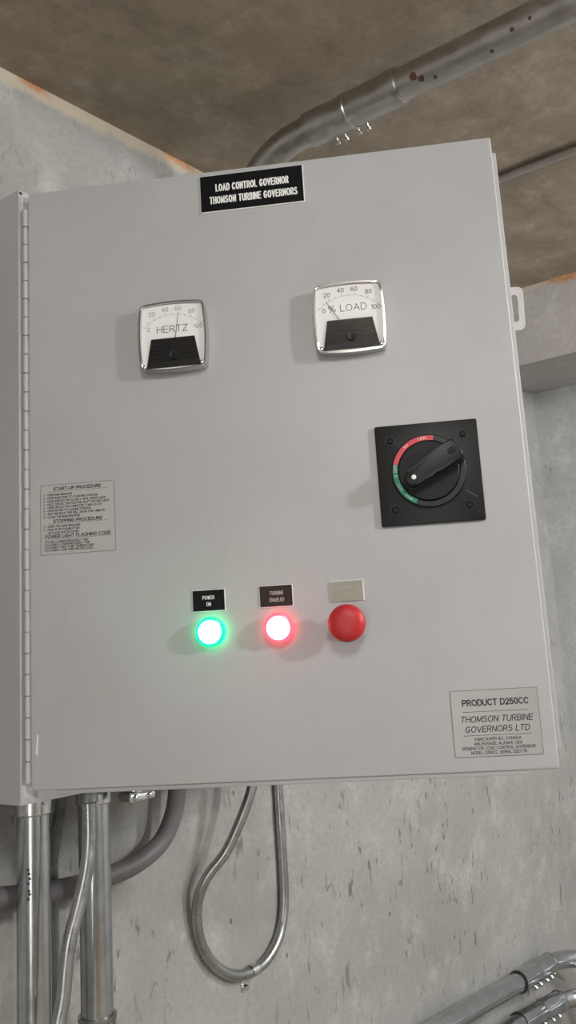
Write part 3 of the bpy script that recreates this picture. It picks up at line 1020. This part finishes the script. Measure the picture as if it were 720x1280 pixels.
P2 = (0.193, 0.123)
c = thing('conduit', 'thick vertical conduit with a coupling, standing behind the thin bent conduit', 'conduit', (P2[0], P2[1], 0.0))
obj('pipe', tube(bmesh.new(), [(P2[0], P2[1], 0.0), (P2[0], P2[1], 1.0), (P2[0], P2[1], BZ0 - 0.001)], 0.0221, 36), 'galv', c)
k = connector(c, (P2[0], P2[1], BZ0 - 0.0005), (0, 0, -1), 0.0222, 0.036)
hexscrew(k, (P2[0] - 0.0085, P2[1] - 0.0235, BZ0 - 0.017), (-0.3, -1, 0), 0.0046, 0.005, 'galv_dark')
obj('coupling', lathe(bmesh.new(), [(0.0222, 1.019), (0.0262, 1.020), (0.0262, 1.015), (0.0250, 1.013), (0.0250, 0.905), (0.0262, 0.903), (0.0262, 0.897), (0.0222, 0.896)], T(P2[0], P2[1], 0), 36), 'galv_dull', c)
hexscrew(c, (P2[0] + 0.0085, P2[1] - 0.0235, 1.003), (0.3, -1, 0), 0.004, 0.005)

P3 = (0.1785, 0.2003)
c = thing('conduit', 'vertical conduit, darkened for shade, tight against the wall between the two thick ones', 'conduit', (P3[0], P3[1], 0.0))
obj('pipe', tube(bmesh.new(), catmull([(P3[0], P3[1], 0.0), (P3[0], P3[1], 0.6), (P3[0], P3[1], 1.16), (P3[0], P3[1], 1.21), (P3[0], 0.190, 1.25), (P3[0], 0.178, 1.285), (P3[0], 0.176, 1.305), (P3[0], 0.176, BZ0 - 0.001)]), 0.0089, 24), 'galv_dark', c)  # darker steel stands in for the shade behind the thick conduits
k = connector(c, (P3[0], 0.176, BZ0 - 0.0005), (0, 0, -1), 0.0092, 0.020, 'galv_dark')
hexscrew(k, (P3[0], 0.176 - 0.0118, BZ0 - 0.011), (0, -1, 0), 0.0032, 0.004, 'galv_dark')

# thin offset-bent conduit leaving the cabinet near its front edge
pts = [(0.1095, 0.040, BZ0 - 0.001), (0.1170, 0.040, 1.270), (0.112, 0.040, 1.232), (0.100, 0.042, 1.190), (0.086, 0.043, 1.152), (0.0795, 0.043, 1.118), (0.0755, 0.043, 1.090), (0.064, 0.042, 1.055), (0.050, 0.040, 1.015), (0.045, 0.040, 0.96), (0.045, 0.040, 0.0)]
pts[0] = (0.1170, 0.040, BZ0 - 0.001)
c = thing('conduit', 'thin galvanised conduit with offset bends crossing in front of the thick conduits', 'conduit', (0.045, 0.040, 0.0))
obj('pipe', tube(bmesh.new(), catmull(pts), 0.0090, 24), 'galv_dull', c)
k = connector(c, (0.1170, 0.040, BZ0 - 0.0005), (0, 0, -1), 0.0092, 0.018, 'galv_dark')

# grey flexible conduit sweeping left behind the others
c = thing('flexible_conduit', 'dark grey flexible conduit curving out from under the cabinet behind the steel conduits', 'conduit', (0.375, 0.165, BZ0))
pts = [(0.390, 0.152, BZ0 - 0.001), (0.389, 0.155, 1.285), (0.384, 0.163, 1.240), (0.362, 0.171, 1.203), (0.314, 0.1755, 1.182), (0.262, 0.1762, 1.1765), (0.20, 0.1762, 1.176), (0.13, 0.1762, 1.182), (0.02, 0.1762, 1.197), (-0.12, 0.1762, 1.212), (-0.4, 0.1762, 1.225), (-0.9, 0.1762, 1.235)]
obj('hose', tube(bmesh.new(), catmull(pts, 10), 0.0144, 24), 'flex', c)
obj('gland_nut', lathe(bmesh.new(), [(0.0146, 0), (0.0195, 0), (0.0195, 0.012), (0.0175, 0.014), (0.0175, 0.026), (0.0145, 0.028)], frame_to((0.390, 0.152, BZ0 - 0.0005), (0, 0.02, -1)), 6), 'flex', c, smooth=0)

# hanging loop of thin conduit with its strap
lp = [(0.535, 0.120, BZ0 - 0.001), (0.535, 0.120, 1.300), (0.530, 0.122, 1.262), (0.514, 0.133, 1.218), (0.492, 0.152, 1.166), (0.468, 0.176, 1.128), (0.4605, 0.192, 1.088),
      (0.4690, 0.1995, 1.036), (0.4930, 0.2005, 0.9925), (0.534, 0.2005, 0.959), (0.577, 0.2005, 0.9455), (0.628, 0.2005, 0.9485), (0.6700, 0.2005, 0.9760),
      (0.690, 0.2005, 1.0175), (0.6955, 0.2005, 1.075), (0.6945, 0.2005, 1.184), (0.6940, 0.2005, 1.30), (0.694, 0.2005, 1.6), (0.694, 0.2005, 1.95), (0.694, 0.2005, ZC)]
c = thing('conduit', 'thin conduit bent into a hanging loop on the bare wall under the cabinet', 'conduit', (0.577, 0.2005, 0.9455))
obj('pipe', tube(bmesh.new(), catmull(lp, 10), 0.0089, 24), 'galv_dull', c)
k = connector(c, (0.535, 0.120, BZ0 - 0.0005), (0, 0, -1), 0.0090, 0.020, 'galv_dark')
# one-hole strap wrapped over the bottom of the loop
sm = frame_to((0.600, 0.2005, 0.9455), (1, 0, 0.04))
st = obj('strap', lathe(bmesh.new(), [(0.0092, -0.008), (0.0106, -0.008), (0.0112, -0.003), (0.0106, 0.0), (0.0112, 0.003), (0.0106, 0.008), (0.0092, 0.008)], sm, 28), 'zinc', c)
obj('strap_ear', prism(bmesh.new(), rrect(0.014, 0.024, 0.005, 5), 0.0, 0.0018), 'zinc', c,
    Matrix(((1, 0, 0, 0.583), (0, 0, -1, WY - 0.0002), (0, 1, 0, 0.927), (0, 0, 0, 1))))
hexscrew(c, (0.583, WY - 0.002, 0.922), (0, -1, 0), 0.0052, 0.008)

# two-screw cable clamp under the cabinet
c = thing('cable_clamp', 'small shiny two-screw cable clamp under the cabinet beside the thick conduit', 'clamp', (0.220, 0.067, BZ0))
CM = T(0.220, 0.067, BZ0 - 0.024)
obj('threaded_neck', lathe(bmesh.new(), [(0, 0.002), (0.012, 0.002), (0.012, 0.0195), (0.016, 0.0195), (0.016, 0.0235), (0, 0.0235)], n=28), 'zinc', c, CM)
obj('saddle', B(-0.021, 0.021, -0.012, 0.012, -0.009, 0.0035, 0.003), 'galv_dark', c, CM)
obj('clamp_bar', B(-0.023, 0.023, -0.0175, -0.0135, -0.0085, 0.001, 0.0015), 'zinc', c, CM)
for x in (-0.014, 0.012):
    obj('screw', screw_bm(0.0044, 0.004), 'zinc', c, CM @ frame_to((x, -0.0175, -0.0035), (0, -1, 0)))

# big conduit along the ceiling, elbowing down into the cabinet top
CXX, CZZ = 0.535, 2.400
RB = 0.0280
c = thing('ceiling_conduit', 'thick weathered conduit under the ceiling, bending down behind the cabinet door', 'conduit', (CXX, 0.09, BZ1))
obj('pipe', tube(bmesh.new(), [(CXX, YF + 0.002, CZZ), (CXX, -1.0, CZZ), (CXX, -0.20, CZZ)], RB, 40), 'galv_brown', c)
obj('elbow', tube(bmesh.new(), fillet([(CXX, -0.19, CZZ), (CXX, 0.095, CZZ), (CXX, 0.095, BZ1 + 0.001)], 0.165, 20), RB - 0.0012, 40), 'galv_brown', c)
cm = Matrix(((1, 0, 0, CXX), (0, 0, 1, 0), (0, -1, 0, CZZ), (0, 0, 0, 1)))   # local Z = world Y
cp = obj('coupling', lathe(bmesh.new(), [(RB, -0.282), (RB + .0036, -0.282), (RB + .0048, -0.275), (RB + .0048, -0.262), (RB + .0032, -0.258), (RB + .0032, -0.182),
                                     (RB + .0046, -0.180), (RB + .0046, -0.172), (RB + .0022, -0.168), (RB + .0022, -0.128), (RB + .0032, -0.126), (RB + .0032, -0.090), (RB - .001, -0.088)], cm, 44), 'galv_brown', c)
for y in (-0.197, -0.178, -0.150, -0.132):
    d = Vector((0.62, 0, -0.78)).normalized()
    p = Vector((CXX, y, CZZ)) + d * (RB + 0.0015)
    q = obj('screw', lathe(bmesh.new(), [(0, 0), (0.0024, 0), (0.0024, 0.007), (0.0048, 0.008), (0.0048, 0.0125), (0.0035, 0.014), (0, 0.014)], n=16), 'zinc', cp, frame_to(p, d))
for (y, a, r1) in ((-0.318, 207, 0.0070), (-0.330, 225, 0.0055), (-0.352, 240, 0.0035), (-0.45, 245, 0.0030), (-0.49, 212, 0.0035), (-0.52, 205, 0.003)):
    ring = []
    bm = bmesh.new()
    for i in range(14):
        f_ = r1 * (0.85 + 0.3 * random.random())
        da = f_ * math.cos(2 * math.pi * i / 14) / RB; dy = f_ * math.sin(2 * math.pi * i / 14)
        aa = math.radians(a) + da
        ring.append(bm.verts.new((CXX + (RB + .0003) * math.cos(aa), y + dy, CZZ + (RB + .0003) * math.sin(aa))))
    aa = math.radians(a)
    ce = bm.verts.new((CXX + (RB + .0004) * math.cos(aa), y, CZZ + (RB + .0004) * math.sin(aa)))
    for i in range(14):
        bm.faces.new((ce, ring[i], ring[(i + 1) % 14]))
    obj('rust_spot', bm, 'rustspot', c, smooth=0)

c = thing('ceiling_conduit', 'thin straight conduit fixed along the ceiling beyond the cabinet', 'conduit', (1.018, WY, 2.437))
obj('pipe', tube(bmesh.new(), [(1.018, YF + 0.002, 2.439), (1.018, -1.0, 2.439), (1.018, WY - 0.001, 2.439)], 0.0089, 24), 'galv_brown', c)

# the two conduits low on the wall that turn round the corner
def low(pts, cpl, label, tail):
    c = thing('wall_conduit', label, 'conduit', pts[0])
    obj('pipe', tube(bmesh.new(), pts, 0.0221, 36), 'galv', c)
    obj('bend', tube(bmesh.new(), catmull(tail, 8), 0.0215, 36), 'galv', c)
    p0, p1 = Vector(cpl[0]), Vector(cpl[1])
    ln = (p1 - p0).length
    k = obj('coupling', lathe(bmesh.new(), [(0.0222, 0), (0.0268, 0), (0.0268, 0.006), (0.0252, 0.0075), (0.0252, ln * 0.52), (0.0246, ln * 0.53), (0.0252, ln * 0.54), (0.0252, ln - 0.0075), (0.0268, ln - 0.006), (0.0268, ln), (0.0218, ln)], frame_to(p0, p1 - p0), 40), 'galv', c)
    for u in (0.26, 0.42, 0.62, 0.78):
        p = p0.lerp(p1, u)
        d = Vector((0.1, -0.70, -0.72)).normalized()
        obj('screw', lathe(bmesh.new(), [(0, 0), (0.003, 0), (0.003, 0.003), (0.0058, 0.004), (0.0058, 0.009), (0.0045, 0.0105), (0, 0.0105)], n=14), 'galv', k, frame_to(p + d * 0.0235, d))
    for p, u in ((p0, -1), (p1, 1)):
        obj('gasket', lathe(bmesh.new(), [(0.0222, 0), (0.0258, 0), (0.0258, 0.0022), (0.0222, 0.0022)], frame_to(p, (p1 - p0) * u), 36), 'rubber', k)


low([(-0.3, 0.170, 0.776), (0.8, 0.170, 0.7016), (1.60, 0.170, 0.6475)], [(1.534, 0.170, 0.6520), (1.712, 0.1665, 0.6447)],
    'galvanised conduit low on the wall with a coupling, the upper of a pair', [(1.66, 0.1675, 0.647), (1.70, 0.166, 0.6452), (1.74, 0.160, 0.643), (1.775, 0.146, 0.640), (1.80, 0.125, 0.636), (1.83, 0.07, 0.632), (1.84, -0.02, 0.63), (1.84, -0.6, 0.625)])
low([(-0.3, 0.170, 0.676), (0.8, 0.170, 0.612), (1.58, 0.167, 0.5620)], [(1.515, 0.1695, 0.5648), (1.71, 0.150, 0.558)],
    'galvanised conduit low on the wall with a coupling, the lower of a pair', [(1.65, 0.155, 0.560), (1.69, 0.150, 0.559), (1.725, 0.140, 0.558), (1.755, 0.115, 0.558), (1.78, 0.06, 0.556), (1.785, -0.03, 0.555), (1.785, -0.6, 0.55)])
